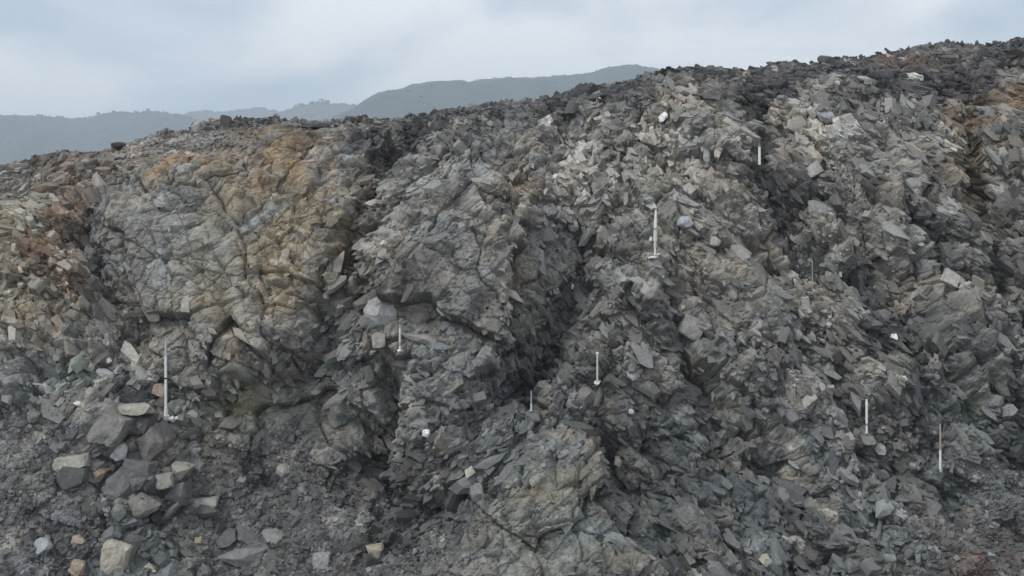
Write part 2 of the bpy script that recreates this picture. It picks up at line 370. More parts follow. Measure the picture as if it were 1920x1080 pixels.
# ------------------------------------------------------------------ what the rock is made of (kinds of stone, soil, stains), plus painted gully and rib shading
def mixc(c, t, col): return c + (col - c) * np.clip(t, 0, 1)[..., None]
Cc = np.empty(P.shape, f32); Cc[:] = alb(112, 112, 108)
nz = lambda f_, s, o=4: fbm(A_ * f_, B_ * f_, s, o)
def idrand(i, seed): return np.random.default_rng(seed).random(200000).astype(f32)[i]
brk = 0.9 * nz(2.6, 621, 5) + 0.55 * fbm(A_ * 7, B_ * 2.2, 631, 3) + 0.7 * (idrand(id3, 12) - 0.5) + 0.5 * (idrand(id2, 13) - 0.5)
def mixc(c, t, col):
    t = np.clip(t, 0, 1); t = np.clip(t + 2.3 * t * (1 - t) * brk, 0, 1)
    return c + (col - c) * t[..., None]
Cc = mixc(Cc, 0.5 + 0.6 * nz(0.6, 601), alb(104, 107, 107))
Cc = mixc(Cc, sm((V_0 - 640) / 300) * 0.75, alb(84, 89, 90))
Cc = mixc(Cc, blob(U, V, 1470, 330, 360, 190) * 0.85, alb(128, 127, 122))
Cc = mixc(Cc, blob(U, V, 1130, 300, 200, 150) * 0.6, alb(132, 131, 125))
Cc = mixc(Cc, poly(U, V, [(440, 280), (700, 240), (690, 420), (600, 640), (420, 660), (330, 560), (400, 400)], 90) * 0.55, alb(124, 120, 106))
Cc = mixc(Cc, blob(U, V, 550, 450, 120, 220, 15) * 0.8 * (0.75 + 0.5 * nz(1.2, 603)), alb(122, 114, 98))
Cc = mixc(Cc, blob(U, V, 540, 300, 120, 60, -8) * 0.8, alb(122, 109, 91))
Cc = mixc(Cc, blob(U, V, 620, 330, 60, 60) * 0.7 * (0.5 + 1.5 * nz(1.6, 604)), alb(126, 107, 86))
Cc = mixc(Cc, blob(U, V, 320, 480, 130, 110) * 0.4, alb(118, 120, 118))
Cc = mixc(Cc, blob(U, V, 640, 340, 45, 60) * 0.4, alb(112, 120, 124))
Cc = mixc(Cc, poly(U, V, [(-80, 390), (90, 370), (175, 420), (180, 620), (60, 640), (-80, 620)], 80) * 0.85, alb(130, 124, 106))
Cc = mixc(Cc, line(U, V, [(125, 330), (105, 420), (95, 520), (135, 560)], 48) * 0.95, alb(124, 104, 84))
Cc = mixc(Cc, line(U, V, [(150, 350), (150, 480), (118, 640)], 22) * 0.8, alb(112, 94, 78))
Cc = mixc(Cc, poly(U, V, [(60, 330), (160, 285), (420, 270), (330, 320), (180, 390)], 70) * (0.5 + nz(1.4, 605)) * 0.9, alb(114, 98, 82))
Cc = mixc(Cc, poly(U, V, [(-90, 420), (-90, 300), (130, 275), (330, 240), (560, 235), (480, 260), (210, 320), (60, 380)], 40) * 0.6, alb(104, 98, 92))
Cc = mixc(Cc, line(U, V, [(300, 370), (360, 330), (420, 300)], 22) * 0.8, alb(126, 113, 94))
Cc = mixc(Cc, blob(U, V, 190, 470, 45, 90, -10) * 0.6, alb(78, 82, 84))
Cc = mixc(Cc, blob(U, V, 640, 790, 110, 100) * 0.6, alb(88, 96, 94))
Cc = mixc(Cc, blob(U, V, 440, 800, 90, 60) * 0.5, alb(112, 114, 96))
Cc = mixc(Cc, m_slab * 0.7, alb(110, 112, 107))
Cc = mixc(Cc, blob(U, V, 1110, 830, 50, 70) * 0.8, alb(120, 113, 100))
Cc = mixc(Cc, blob(U, V, 1000, 950, 60, 40) * 0.7 * (0.6 + nz(2, 607)), alb(116, 114, 101))
Cc = mixc(Cc, blob(U, V, 1090, 990, 50, 40) * 0.6, alb(116, 124, 125))
Cc = mixc(Cc, blob(U, V, 960, 500, 60, 90) * 0.4 + blob(U, V, 980, 360, 40, 70, 30) * 0.3, alb(108, 102, 92))
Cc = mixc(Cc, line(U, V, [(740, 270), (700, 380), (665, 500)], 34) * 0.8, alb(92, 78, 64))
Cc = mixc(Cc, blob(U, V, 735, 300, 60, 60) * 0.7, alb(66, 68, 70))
Cc = mixc(Cc, line(U, V, [(735, 560), (700, 750), (720, 870), (790, 950)], 70) * 0.5, alb(80, 78, 76))  # dark rock along the cleft, toned down further to shade the gully
Cc = mixc(Cc, line(U, V, [(1110, 500), (1050, 650), (900, 730), (760, 930)], 80) * 0.5, alb(80, 83, 85))  # dark rock of the centre hollow, with extra shade put into its colour
Cc = mixc(Cc, line(U, V, [(1790, 190), (1830, 290), (1850, 420)], 55) * 0.9, alb(86, 76, 62))
Cc = mixc(Cc, blob(U, V, 1800, 300, 28, 90, -15) * 0.7, alb(126, 114, 94))
Cc = mixc(Cc, blob(U, V, 1890, 200, 80, 50) * 0.85, alb(104, 88, 72))
Cc = mixc(Cc, line(U, V, [(1690, 430), (1725, 500)], 14) * 0.9, alb(108, 88, 68))
Cc = mixc(Cc, blob(U, V, 1640, 700, 40, 40) * 0.7 * (0.5 + nz(3, 608)), alb(100, 108, 84))
Cc = mixc(Cc, blob(U, V, 1850, 770, 55, 40) * 0.8 * (0.5 + nz(3, 609)), alb(92, 100, 74))
Cc = mixc(Cc, blob(U, V, 170, 710, 40, 60) * 0.3, alb(110, 128, 112))
Cc = mixc(Cc, fine_t * 0.55 * sm((V_0 - 700) / 100), alb(80, 81, 82))
top = upper * sm((U - 300) / 250)
Cc = mixc(Cc, np.maximum(top, 0) * 0.85, alb(64, 64, 66))
Cc = mixc(Cc, poly(U, V, [(1050, 200), (1240, 90), (1960, 20), (1960, 160), (1700, 185), (1330, 170)], 40) * 0.85, alb(64, 64, 67))
Cc = mixc(Cc, blob(U, V, 1700, 110, 70, 14) * 0.5, alb(112, 92, 76))
Cc = mixc(Cc, poly(U, V, [(1180, 860), (1480, 840), (1640, 1000), (1560, 1130), (1200, 1130)], 100) * 0.55, alb(80, 86, 89))
Cc = mixc(Cc, poly(U, V, [(1700, 760), (1960, 700), (1960, 1130), (1560, 1130)], 100) * 0.6, alb(88, 92, 92))
Cc = mixc(Cc, blob(U, V, 1850, 1060, 110, 50, -15) * 0.7, alb(96, 84, 78))
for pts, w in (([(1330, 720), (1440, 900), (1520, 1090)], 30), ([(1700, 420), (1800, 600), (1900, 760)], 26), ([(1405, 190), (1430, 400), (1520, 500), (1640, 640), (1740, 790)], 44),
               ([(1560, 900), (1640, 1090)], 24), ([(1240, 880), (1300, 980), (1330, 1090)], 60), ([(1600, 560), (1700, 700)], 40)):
    Cc = mixc(Cc, line(U, V, pts, w) * 0.5, alb(78, 81, 82))  # dark streaks painted beside the ribs to strengthen their shading
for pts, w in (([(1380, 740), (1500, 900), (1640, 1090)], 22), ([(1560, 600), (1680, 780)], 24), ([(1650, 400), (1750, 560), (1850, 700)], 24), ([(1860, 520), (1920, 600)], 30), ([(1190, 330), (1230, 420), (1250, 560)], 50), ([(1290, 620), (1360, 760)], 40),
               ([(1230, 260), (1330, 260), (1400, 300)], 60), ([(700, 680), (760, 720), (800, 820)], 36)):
    Cc = mixc(Cc, line(U, V, pts, w) * 0.5, alb(130, 130, 124))  # pale streaks painted along ribs and buttress, as if catching more light
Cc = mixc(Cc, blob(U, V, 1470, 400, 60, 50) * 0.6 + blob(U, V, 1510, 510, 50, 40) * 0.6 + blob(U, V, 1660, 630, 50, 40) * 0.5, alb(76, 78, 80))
# stone to stone differences
def idrand(i, seed): return np.random.default_rng(seed).random(200000).astype(f32)[i]
tone = 1 + (idrand(id1, 1) - 0.5) * 0.22 + (idrand(id2, 2) - 0.5) * 0.55 * (0.35 + loose) + (idrand(id3, 3) - 0.5) * 0.55 * (0.25 + loose * patch3) + (idrand(id4, 4) - 0.5) * 0.45
warm = (idrand(id2, 5) - 0.5) * 0.07 + (idrand(id3, 6) - 0.5) * 0.07
tone = tone * (1 + 0.25 * nz(6, 611, 3))
pale = (idrand(id3, 8) > 0.972) & (h3 > 0.1)
Cc *= np.clip(tone, 0.35, 1.8)[..., None]
Cc *= np.stack([1 + warm, np.ones_like(warm), 1 - warm], -1)
Cc = mixc(Cc, pale * 0.45 * loose, alb(168, 168, 160))
# fines packed between the pieces
soil = sm((-(h2 + 0.22)) * 5) * 0.5 + sm(-(h3 + 0.12) * 7) * 0.3
soilc = Cc * 0.0 + alb(78, 74, 70); soilc = mixc(soilc, blob(U, V, 100, 450, 130, 140) + blob(U, V, 560, 330, 180, 80), alb(98, 84, 70))
Cc = Cc + (soilc - Cc) * (np.clip(soil, 0, 1) * (0.4 + 0.4 * loose))[..., None]
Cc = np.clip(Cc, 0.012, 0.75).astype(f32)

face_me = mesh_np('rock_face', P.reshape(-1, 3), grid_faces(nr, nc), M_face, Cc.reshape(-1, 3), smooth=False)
rock_face = link('rock_face', face_me, kind='structure')

# ------------------------------------------------------------------ blocks and stones one can name: u, v, w, h, turn, shape, colour, name, label
TRACED = [
 # u, v, w, h, turn, shape, colour, name, label
 (713, 587, 66, 60, 8, 'cobble', (152, 158, 156), 'boulder', 'round pale blue-grey boulder wedged in the face above the rod with white block base'),
 (242, 768, 92, 20, -3, 'slab', (166, 162, 148), 'slab', 'long pale layered slab lying on top of the broken block heap'),
 (262, 795, 62, 46, -25, 'block', (104, 102, 102), 'block', 'dark smooth block directly under the long pale slab'),
 (287, 832, 62, 74, 10, 'block', (122, 118, 114), 'block', 'tall brown-grey flat-faced block on the right of the block heap'),
 (207, 803, 62, 54, 20, 'block', (132, 132, 126), 'block', 'mid grey angular block on the left below the long pale slab'),
 (221, 848, 36, 38, 12, 'block', (168, 172, 172), 'block', 'small bright blue-white block in the middle of the block heap'),
 (258, 856, 50, 34, 5, 'block', (88, 88, 92), 'block', 'dark charcoal block beside the small bright block'),
 (134, 866, 66, 24, -6, 'slab', (170, 170, 158), 'slab', 'pale cream slab capping the dark mossy boulder at the left of the heap'),
 (134, 897, 62, 44, 0, 'cobble', (88, 94, 92), 'boulder', 'dark rounded boulder under the pale cream slab'),
 (184, 894, 30, 32, 10, 'block', (140, 116, 92), 'block', 'small brown block right of the dark rounded boulder'),
 (260, 882, 56, 36, 12, 'slab', (106, 108, 112), 'slab', 'tilted blue-grey slab over a dark gap in the block heap'),
 (230, 912, 58, 62, 35, 'block', (112, 118, 118), 'block', 'large tilted grey block below the tilted blue-grey slab'),
 (338, 884, 38, 34, 25, 'block', (146, 144, 132), 'block', 'pale beige block at the right edge of the block heap'),
 (308, 902, 34, 26, -10, 'block', (136, 134, 124), 'block', 'small beige block left of the pale beige edge block'),
 (268, 942, 66, 48, 20, 'block', (128, 127, 120), 'block', 'wide grey-beige block at the foot of the block heap'),
 (332, 926, 52, 60, 30, 'block', (110, 114, 114), 'block', 'blue-grey split block under the beige blocks'),
 (381, 944, 56, 20, -4, 'slab', (156, 156, 148), 'slab', 'pale flat slab resting on a dark wedge right of the block heap'),
 (384, 961, 50, 28, 0, 'block', (92, 94, 96), 'block', 'dark wedge carrying the pale flat slab'),
 (221, 962, 28, 30, 0, 'cobble', (118, 120, 118), 'stone', 'grey egg-shaped stone in the hollow below the block heap'),
 (216, 1043, 56, 54, 5, 'block', (172, 166, 146), 'block', 'cream square block near the lower left corner'),
 (79, 1026, 36, 30, 20, 'cobble', (148, 158, 164), 'cobble', 'smooth blue-grey cobble in the gravel left of the cream square block'),
 (145, 1012, 28, 14, 10, 'slab', (166, 150, 128), 'stone', 'small flat tan stone between the smooth cobble and cream block'),
 (145, 1065, 28, 26, 10, 'block', (160, 140, 110), 'stone', 'tan stone at the bottom edge below the small flat tan stone'),
 (456, 1048, 96, 40, -4, 'slab', (136, 140, 138), 'slab', 'very broad grey slab lying in the rubble at the bottom edge'),
 (512, 1008, 50, 24, 12, 'slab', (146, 148, 144), 'slab', 'leaning pale slab just above the very broad grey slab'),
 (602, 1052, 34, 28, 0, 'block', (142, 146, 140), 'stone', 'pale blunt stone at the bottom right of the very broad grey slab'),
 (425, 1012, 44, 32, -30, 'block', (104, 108, 110), 'block', 'grey split block left of the leaning pale slab'),
 (700, 1033, 34, 28, 20, 'block', (162, 150, 124), 'stone', 'lone cream-tan stone near the bottom left of centre'),
 (372, 1013, 14, 12, 0, 'block', (160, 142, 104), 'pebble', 'small yellow pebble in the grey rubble beside the grey split block'),
 (529, 883, 26, 28, 30, 'cobble', (150, 149, 140), 'cobble', 'smooth beige cobble alone on the bare slope right of the block heap'),
 (62, 780, 26, 32, 0, 'cobble', (122, 118, 110), 'cobble', 'upright brownish cobble on the left slope above the gravel'),
 (300, 730, 30, 24, 10, 'block', (154, 136, 114), 'stone', 'tan stone just left of the tallest white rod'),
 (302, 753, 26, 22, 0, 'block', (108, 100, 92), 'stone', 'brown stone under the tan stone by the tallest white rod'),
 (198, 702, 34, 18, 20, 'cobble', (148, 150, 152), 'stone', 'pale oblong stone below the small white spot at the left'),
 (203, 676, 11, 11, 0, 'cobble', (225, 228, 228), 'pebble', 'tiny round white pebble high above the block heap'),
 (610, 555, 11, 15, 0, 'block', (238, 238, 238), 'chip', 'bright white chip left of the round boulder on the tan rock'),
 (799, 813, 15, 15, 0, 'cobble', (240, 240, 238), 'pebble', 'bright white round pebble on the pale buttress left of centre'),
 (1243, 222, 20, 16, -30, 'block', (205, 208, 206), 'chip', 'bright pale chip near the top of the face right of centre'),
 (1676, 631, 13, 13, 0, 'block', (215, 222, 222), 'chip', 'white chip in the dark gully on the right'),
 (1574, 513, 8, 13, 0, 'block', (225, 226, 222), 'chip', 'narrow white chip right of the thinnest grey rod'),
 (40, 533, 16, 15, 0, 'cobble', (168, 165, 150), 'pebble', 'pale cream pebble in the ochre rock at the left edge'),
 (719, 456, 14, 13, 0, 'cobble', (186, 184, 172), 'pebble', 'cream pebble above the round boulder'),
 (1073, 536, 6, 12, 0, 'block', (225, 228, 226), 'chip', 'thin white chip inside the dark hollow at the centre'),
 (1184, 772, 13, 11, 20, 'cobble', (176, 178, 172), 'chip', 'white chip right of the grey rod at the centre'),
 (1437, 1051, 24, 20, 10, 'block', (180, 176, 152), 'stone', 'cream angular stone near the bottom edge right of centre'),
 (1160, 866, 17, 19, 20, 'block', (176, 172, 158), 'stone', 'pale pointed stone in dark rubble below the centre'),
 (880, 884, 20, 15, -30, 'block', (178, 176, 160), 'stone', 'upper of two cream stones beside the dark cleft below centre'),
 (877, 910, 18, 18, 10, 'block', (172, 166, 146), 'stone', 'lower of two cream stones beside the dark cleft below centre'),
 (894, 926, 28, 34, -20, 'cobble', (122, 124, 128), 'stone', 'smooth grey stone leaning against the two cream stones'),
 (850, 930, 54, 50, 0, 'cobble', (74, 82, 84), 'boulder', 'large dark rounded boulder in the cleft left of the cream stones'),
 (1493, 626, 24, 30, -10, 'cobble', (160, 155, 150), 'cobble', 'smooth pinkish grey cobble on the right-hand bedding ledges'),
 (1075, 422, 21, 28, 0, 'cobble', (146, 150, 146), 'cobble', 'round banded grey cobble high in the middle of the face'),
 (1285, 416, 34, 26, 8, 'cobble', (156, 164, 170), 'cobble', 'pale blue-grey cobble right of the white rod with two bases'),
 (1341, 452, 20, 22, 0, 'cobble', (160, 162, 156), 'cobble', 'small pale round cobble lower right of the pale blue-grey cobble'),
 (1527, 322, 30, 48, 42, 'slab', (160, 158, 154), 'slab', 'pale leaning slab right of the green-tipped rod'),
 (1786, 521, 34, 34, 35, 'block', (166, 166, 158), 'block', 'pale angular block on the far right bedding'),
 (1550, 225, 38, 26, 30, 'cobble', (150, 156, 160), 'slab', 'pale smooth oblong stone near the top above the leaning slab'),
 (1335, 183, 46, 24, 8, 'block', (124, 122, 120), 'block', 'grey wedge-shaped block below the dark crest right of centre'),
 (222, 254, 30, 13, -5, 'cobble', (60, 62, 64), 'stone', 'nearly black stone on the left skyline'),
 (590, 236, 56, 14, 0, 'cobble', (70, 70, 74), 'slab', 'dark flat slab lying below the crest left of the big far hill'),
 (1548, 110, 28, 18, 0, 'cobble', (86, 85, 85), 'stone', 'rounded stone standing up from the right-hand skyline'),
 (1515, 748, 34, 17, -42, 'slab', (158, 156, 150), 'slab', 'pale tilted oblong slab left of the white rod in the lower right'),
 (1891, 771, 28, 30, 10, 'block', (152, 152, 150), 'block', 'pale rounded block at the right edge above the gravel'),
 (1745, 949, 34, 34, 10, 'block', (108, 112, 112), 'block', 'square grey block in the lower right rubble'),
 (1298, 612, 46, 46, 30, 'block', (150, 150, 146), 'block', 'pale cracked block below the middle of the right-hand face'),
 (1648, 842, 26, 20, 0, 'slab', (148, 150, 148), 'stone', 'pale flat stone below the white rod in the lower right'),
 (1712, 874, 14, 14, 0, 'cobble', (120, 146, 138), 'pebble', 'small greenish pebble left of the foot of the pinkish rod'),
 (85, 352, 48, 20, -8, 'cobble', (138, 116, 92), 'boulder', 'tan rounded boulder on the upper left shoulder'),
 (160, 304, 16, 13, 0, 'cobble', (140, 134, 120), 'cobble', 'small beige cobble on the upper left slope above the tan boulder'),
 (790, 634, 82, 18, 14, 'slab', (146, 146, 140), 'slab', 'thin jagged ledge slab sticking out right of the rod with white block base'),
 (710, 640, 26, 30, 0, 'block', (142, 142, 132), 'block', 'beige block left of the rod with white block base'),
 (750, 681, 36, 16, 0, 'slab', (100, 102, 108), 'slab', 'dark violet-grey slab under the rod with white block base'),
]
RODS = [(311, 633, 780), (750, 608, 658), (1228, 393, 478), (1120, 660, 716), (996, 732, 770), (1424, 268, 309), (1523, 488, 546), (1625, 748, 812), (1763, 795, 880)]
ar = np.linalg.norm(np.cross(np.gradient(P, axis=1), np.gradient(P, axis=0)), axis=-1); ar = np.clip(ar / np.median(ar), 0.3, 8).astype(f32)
clear_big = np.ones(P.shape[:2], f32); clear_small = clear_big.copy()
for (ru, r0_, r1_) in RODS:
    clear_big *= ~((np.abs(Uf - ru) < 22) & (Vf > r0_ - 6) & (Vf < r1_ + 22)); clear_small *= ~((np.abs(Uf - ru) < 7) & (Vf > r0_) & (Vf < r1_ + 8))
for t_ in TRACED:
    q_ = np.hypot((Uf - t_[0]) / (t_[2] * 0.5 + 3), (Vf - t_[1]) / (t_[3] * 0.5 + 3)); clear_big *= q_ > 1
    q_ = np.hypot((Uf - t_[0]) / (t_[2] * 0.5), (Vf - t_[1]) / (t_[3] * 0.5)); clear_small *= q_ > 0.8
# ------------------------------------------------------------------ stone shapes (convex, angular)
import bmesh
def hull(points):
    bm = bmesh.new()
    for p in points: bm.verts.new(p)
    r = bmesh.ops.convex_hull(bm, input=bm.verts)
    bmesh.ops.delete(bm, geom=[g for g in set(r['geom_interior'] + r['geom_unused']) if isinstance(g, bmesh.types.BMVert)], context='VERTS')
    bmesh.ops.triangulate(bm, faces=bm.faces)
    bm.verts.index_update()
    v = np.array([x.co[:] for x in bm.verts], f32); f_ = np.array([[q.index for q in x.verts] for x in bm.faces], np.int32)
    bm.free(); return v, f_
def stone_points(r, n, kind):
    if kind == 'block':
        pts = []
        for sx in (-1, 1):
            for sy in (-1, 1):
                for sz in (-1, 1):
                    if n > 10 and r.random() < 0.45:
                        for ax in range(3):
                            w_ = np.ones(3); w_[ax] = 0.25 + 0.6 * r.random(); pts.append(np.array([sx, sy, sz]) * w_ * (1 - 0.25 * r.random(3)))
                    else: pts.append(np.array([sx, sy, sz]) * (1 - 0.5 * r.random(3)))
        return np.array(pts) * 0.85
    d = r.normal(size=(n, 3)); d /= np.linalg.norm(d, axis=1)[:, None]
    if kind == 'cobble': return d * (0.93 + 0.14 * r.random((n, 1)))
    return d * (0.75 + 0.35 * r.random((n, 1)))
tr = np.random.default_rng(5)
small = [hull(stone_points(tr, 9, 'block' if i % 3 else 'shard')) for i in range(24)]
def plate(r_, sides, thick):
    a = np.sort((np.arange(sides) + 0.8 * r_.random(sides)) / sides * 2 * math.pi); rd = 0.7 + 0.45 * r_.random(sides)
    top = np.stack([rd * np.cos(a), rd * np.sin(a) * 0.8, np.full(sides, thick)], 1)
    top[:, 2] += (top[:, 0] * (r_.random() - 0.5) + top[:, 1] * (r_.random() - 0.5)) * 0.5
    sh = (r_.random(2) - 0.5) * 0.5
    bot = top * np.array([1.12, 1.12, 0]) + np.array([sh[0], sh[1], -0.6])
    pts = np.concatenate([top, bot])
    if r_.random() < 0.5: pts = np.concatenate([pts, [[top[:, 0].mean() + (r_.random() - 0.5) * 0.8, top[:, 1].mean() + (r_.random() - 0.5) * 0.6, thick * 1.5]]])
    return hull(pts)
cover = []
plates = [plate(tr, int(tr.integers(4, 7)), 0.22 + 0.4 * tr.random()) for i in range(48)]
def plated(name, n, pw, seed, parent):
    r = np.random.default_rng(seed)
    p = pw.ravel().astype(np.float64); cum = np.cumsum(p); cum /= cum[-1]
    idx = np.searchsorted(cum, r.random(n))
    pos = P.reshape(-1, 3)[idx]; nor = Nn.reshape(-1, 3)[idx]; colr = Cc.reshape(-1, 3)[idx]; lo = loose.ravel()[idx]; a0 = A_.ravel()[idx]; b0 = B_.ravel()[idx]
    ft = fine_t.ravel()[idx]; rt = (Uf.ravel()[idx] > 1130)
    jx = fbm(a0 * 0.9, b0 * 0.9, 901, 3) * 1.5; jy = fbm(a0 * 0.9, b0 * 0.9, 911, 3) * 1.5; mt = fbm(a0 * 0.5, b0 * 0.5, 921, 2)
    s = np.clip(0.034 * (1 - r.random(n) * 0.985) ** -0.38, 0.03, 0.125); ue = Uf.ravel()[idx]; nearc = (b0 * 0 + upper.ravel()[idx]) > 0.3; s = np.where(nearc, np.minimum(s, 0.06), s)
    vs, fs, cs = [], [], []; off = 0
    for i in range(n):
        v, f_ = plates[int(r.integers(len(plates)))]
        k = 0.07 + 0.48 * lo[i] ** 1.3
        zz = Vector((float(nor[i][0] + jx[i] * (0.12 + 0.42 * lo[i]) + r.normal() * k * 0.6), float(nor[i][1]), float(nor[i][2] + 0.15 + jy[i] * (0.12 + 0.42 * lo[i]) + r.normal() * k * 0.6)))
        ang = (-0.95 if (rt[i] or mt[i] > 0.15) else 0.8) + r.normal() * 0.32
        zz.normalize(); xa = Vector((math.cos(ang), 0, math.sin(ang))); xa = (xa - zz * xa.dot(zz)).normalized(); ya = zz.cross(xa)
        M = np.array([[xa[0], ya[0], zz[0]], [xa[1], ya[1], zz[1]], [xa[2], ya[2], zz[2]]], f32)
        fl = np.array([1.3 + 0.8 * r.random(), 0.65 + 0.4 * r.random(), (0.16 + 0.8 * lo[i]) * (0.7 + 0.6 * r.random())], f32) * s[i]
        vv = (v * fl) @ M.T + pos[i] - nor[i] * s[i] * (0.03 + 0.07 * lo[i])
        c = colr[i] * 0.7 + np.mean(colr[i]) * 0.3
        t = 1 + (r.random() - 0.5) * (0.16 + 0.36 * lo[i]); w_ = (r.random() - 0.5) * 0.08
        vs.append(vv); fs.append(f_ + off); cs.append(np.broadcast_to(np.clip(c * t * np.array([1 + w_, 1, 1 - w_]), 0.01, 0.6), (len(v), 3))); off += len(v)
    cover.append(np.concatenate(vs))
    me = mesh_np(name, np.concatenate(vs), np.concatenate(fs), M_rub, np.concatenate(cs), k=3)
    return link(name, me, parent, kind='stuff')
def scatter(name, n, pw, size, seed, sink=0.25, parent=None, tint=None):
    r = np.random.default_rng(seed)
    p = pw.ravel().astype(np.float64); cum = np.cumsum(p); cum /= cum[-1]
    idx = np.searchsorted(cum, r.random(n))
    pos = P.reshape(-1, 3)[idx]; nor = Nn.reshape(-1, 3)[idx]; colr = Cc.reshape(-1, 3)[idx]
    s = size(r, n) * (1 - 0.12 * fine_t.ravel()[idx])
    vs, fs, cs = [], [], []; off = 0
    for i in range(n):
        v, f_ = small[int(r.integers(len(small)))]
        ax = r.normal(size=3); q = Matrix.Rotation(r.random() * 6.28, 3, Vector(ax))
        fl = np.array([1.0, 0.6 + 0.4 * r.random(), 0.35 + 0.5 * r.random()]) * s[i]
        zz = Vector(nor[i]) + Vector(r.normal(size=3) * 0.45); rot = zz.to_track_quat('Z', 'Y').to_matrix() @ Matrix.Rotation(r.random() * 6.28, 3, 'Z')
        M = np.array(rot) * fl[None, :]
        vv = v @ M.T.astype(f32) + pos[i] + nor[i] * s[i] * (0.35 - sink)
        c = colr[i] * 0.5 + np.mean(colr[i]) * 0.5
        t = (0.75 + 0.75 * r.random() ** 1.5) * (1.5 if r.random() > 0.985 else 1)
        vs.append(vv); fs.append(f_ + off); cs.append(np.broadcast_to(np.minimum(c * t, 0.6), (len(v), 3))); off += len(v)
    cover.append(np.concatenate(vs))
    me = mesh_np(name, np.concatenate(vs), np.concatenate(fs), M_rub, np.concatenate(cs), k=3)
    return link(name, me, parent, kind='stuff')
inview = ((Uf > -60) & (Uf < 1980) & (Vf < 1140) & (Y < 20.2)).astype(f32) * sm((12 - np.abs(A_)) / 3)
clus = sm(fbm(A_ * 1.7, B_ * 1.7, 701, 3) * 1.8 + 0.45)
dens = inview * (0.05 + (loose ** 1.8) * clus + 2.2 * fine_t + 0.5 * upper) * (1 - 0.7 * solid * (1 - fine_t))
plated('fractured_blocks', 15000, inview * (0.30 + 0.9 * loose) * (1 - 0.86 * solid * (1 - sm((ar - 1.5) / 1.0))) * (1 - 0.93 * fine_t) * (1 - 0.7 * upper) * ar * clear_big, 851, rock_face)
scatter('rubble', 36000, dens * ar ** 0.7 * clear_small, lambda r, n: np.clip(0.022 * np.exp(r.normal(size=n) * 0.5), 0.010, 0.085), 801, parent=rock_face)

# ------------------------------------------------------------------ where a line of sight of the photograph meets the rock
flatU, flatV = Uf.ravel(), Vf.ravel(); flatP = P.reshape(-1, 3); flatN = Nn.reshape(-1, 3); flatC = Cc.reshape(-1, 3)
CV = np.concatenate(cover); CU_, CVv = uv_of(CV[:, 0], CV[:, 1], CV[:, 2])
def front(u, v, ru, rv):
    m = (np.abs(CU_ - u) < ru) & (np.abs(CVv - v) < rv)
    return float(CV[m, 1].min()) if m.any() else 99.0
def hit(u, v, r_=5.0):
    m = np.nonzero((np.abs(flatU - u) < r_) & (np.abs(flatV - v) < r_))[0]
    if len(m) == 0: return hit(u, v, r_ * 2)
    k = m[np.argmin(flatP[m, 1])]
    return flatP[k], flatN[k], flatC[k]

# single stones sitting in the face (parts of the rock face)
big_tpl = []
for i in range(36):
    v, f_ = hull(stone_points(tr, 15, ('block', 'shard', 'block', 'shard')[i % 4]))
    big_tpl.append(mesh_np('stone', v, f_, M_stone, None, k=3))
r = np.random.default_rng(31)
dens2 = (inview * ((Vf > 130) & (Uf > 0) & (Uf < 1920) & (Vf < 1075)) * (0.05 + loose * clus + 0.6 * upper + 0.4 * fine_t) * (1 - 0.85 * m_left) * (1 - 0.8 * m_slab) * clear_big).ravel().astype(np.float64)
cum = np.cumsum(dens2); cum /= cum[-1]
idx = np.searchsorted(cum, r.random(292))
for n_, k in enumerate(idx):
    s = float(np.clip(0.075 * math.exp(r.normal() * 0.32), 0.05, 0.16))
    o = link('stone', big_tpl[n_ % 36], rock_face)
    nn = Vector(flatN[k]); zz = nn + Vector(r.normal(size=3) * 0.5)
    o.rotation_mode = 'QUATERNION'
    o.rotation_quaternion = (zz.to_track_quat('Z', 'Y').to_matrix() @ Matrix.Rotation(r.random() * 6.28, 3, 'Z')).to_quaternion()
    o.scale = (s * (1 + 0.4 * r.random()), s * (0.7 + 0.3 * r.random()), s * (0.4 + 0.4 * r.random()))
    o.location = Vector(flatP[k]) + nn * s * 0.12
    c = flatC[k] * 0.5 + np.mean(flatC[k]) * 0.5; c = np.clip(c * (0.8 + 0.6 * r.random()), 0.05, 0.55)
    o.color = (float(c[0]), float(c[1]), float(c[2]), 1)

# ------------------------------------------------------------------ loose blocks and stones one can name
def roughen(v, f_, amp, seed, n=3):
    v = v.astype(np.float64)
    for _ in range(n):
        e = np.sort(np.concatenate([f_[:, [0, 1]], f_[:, [1, 2]], f_[:, [2, 0]]]), 1)
        ue, inv = np.unique(e, axis=0, return_inverse=True); inv = inv.ravel()
        mid = (v[ue[:, 0]] + v[ue[:, 1]]) / 2; m = len(f_); b = len(v)
        a_, b_, c_ = inv[:m] + b, inv[m:2 * m] + b, inv[2 * m:] + b
        v = np.concatenate([v, mid])
        f_ = np.concatenate([np.stack([f_[:, 0], a_, c_], 1), np.stack([a_, f_[:, 1], b_], 1), np.stack([c_, b_, f_[:, 2]], 1), np.stack([a_, b_, c_], 1)])
    s = np.abs(v).max()
    q = v / s
    n1 = fbm(q[:, 0] * 1.6 + q[:, 1] * 1.1, q[:, 2] * 1.6 - q[:, 1] * 0.9, seed, 4, 0.55)
    st = np.round((q[:, 2] * 3 + q[:, 0] * 0.8 + n1)) * 0.0
    l = np.linalg.norm(v, axis=1, keepdims=True) + 1e-9
    return v * (1 + amp * n1[:, None] - 0.10 * np.clip(l / s - 0.9, 0, 1)), f_
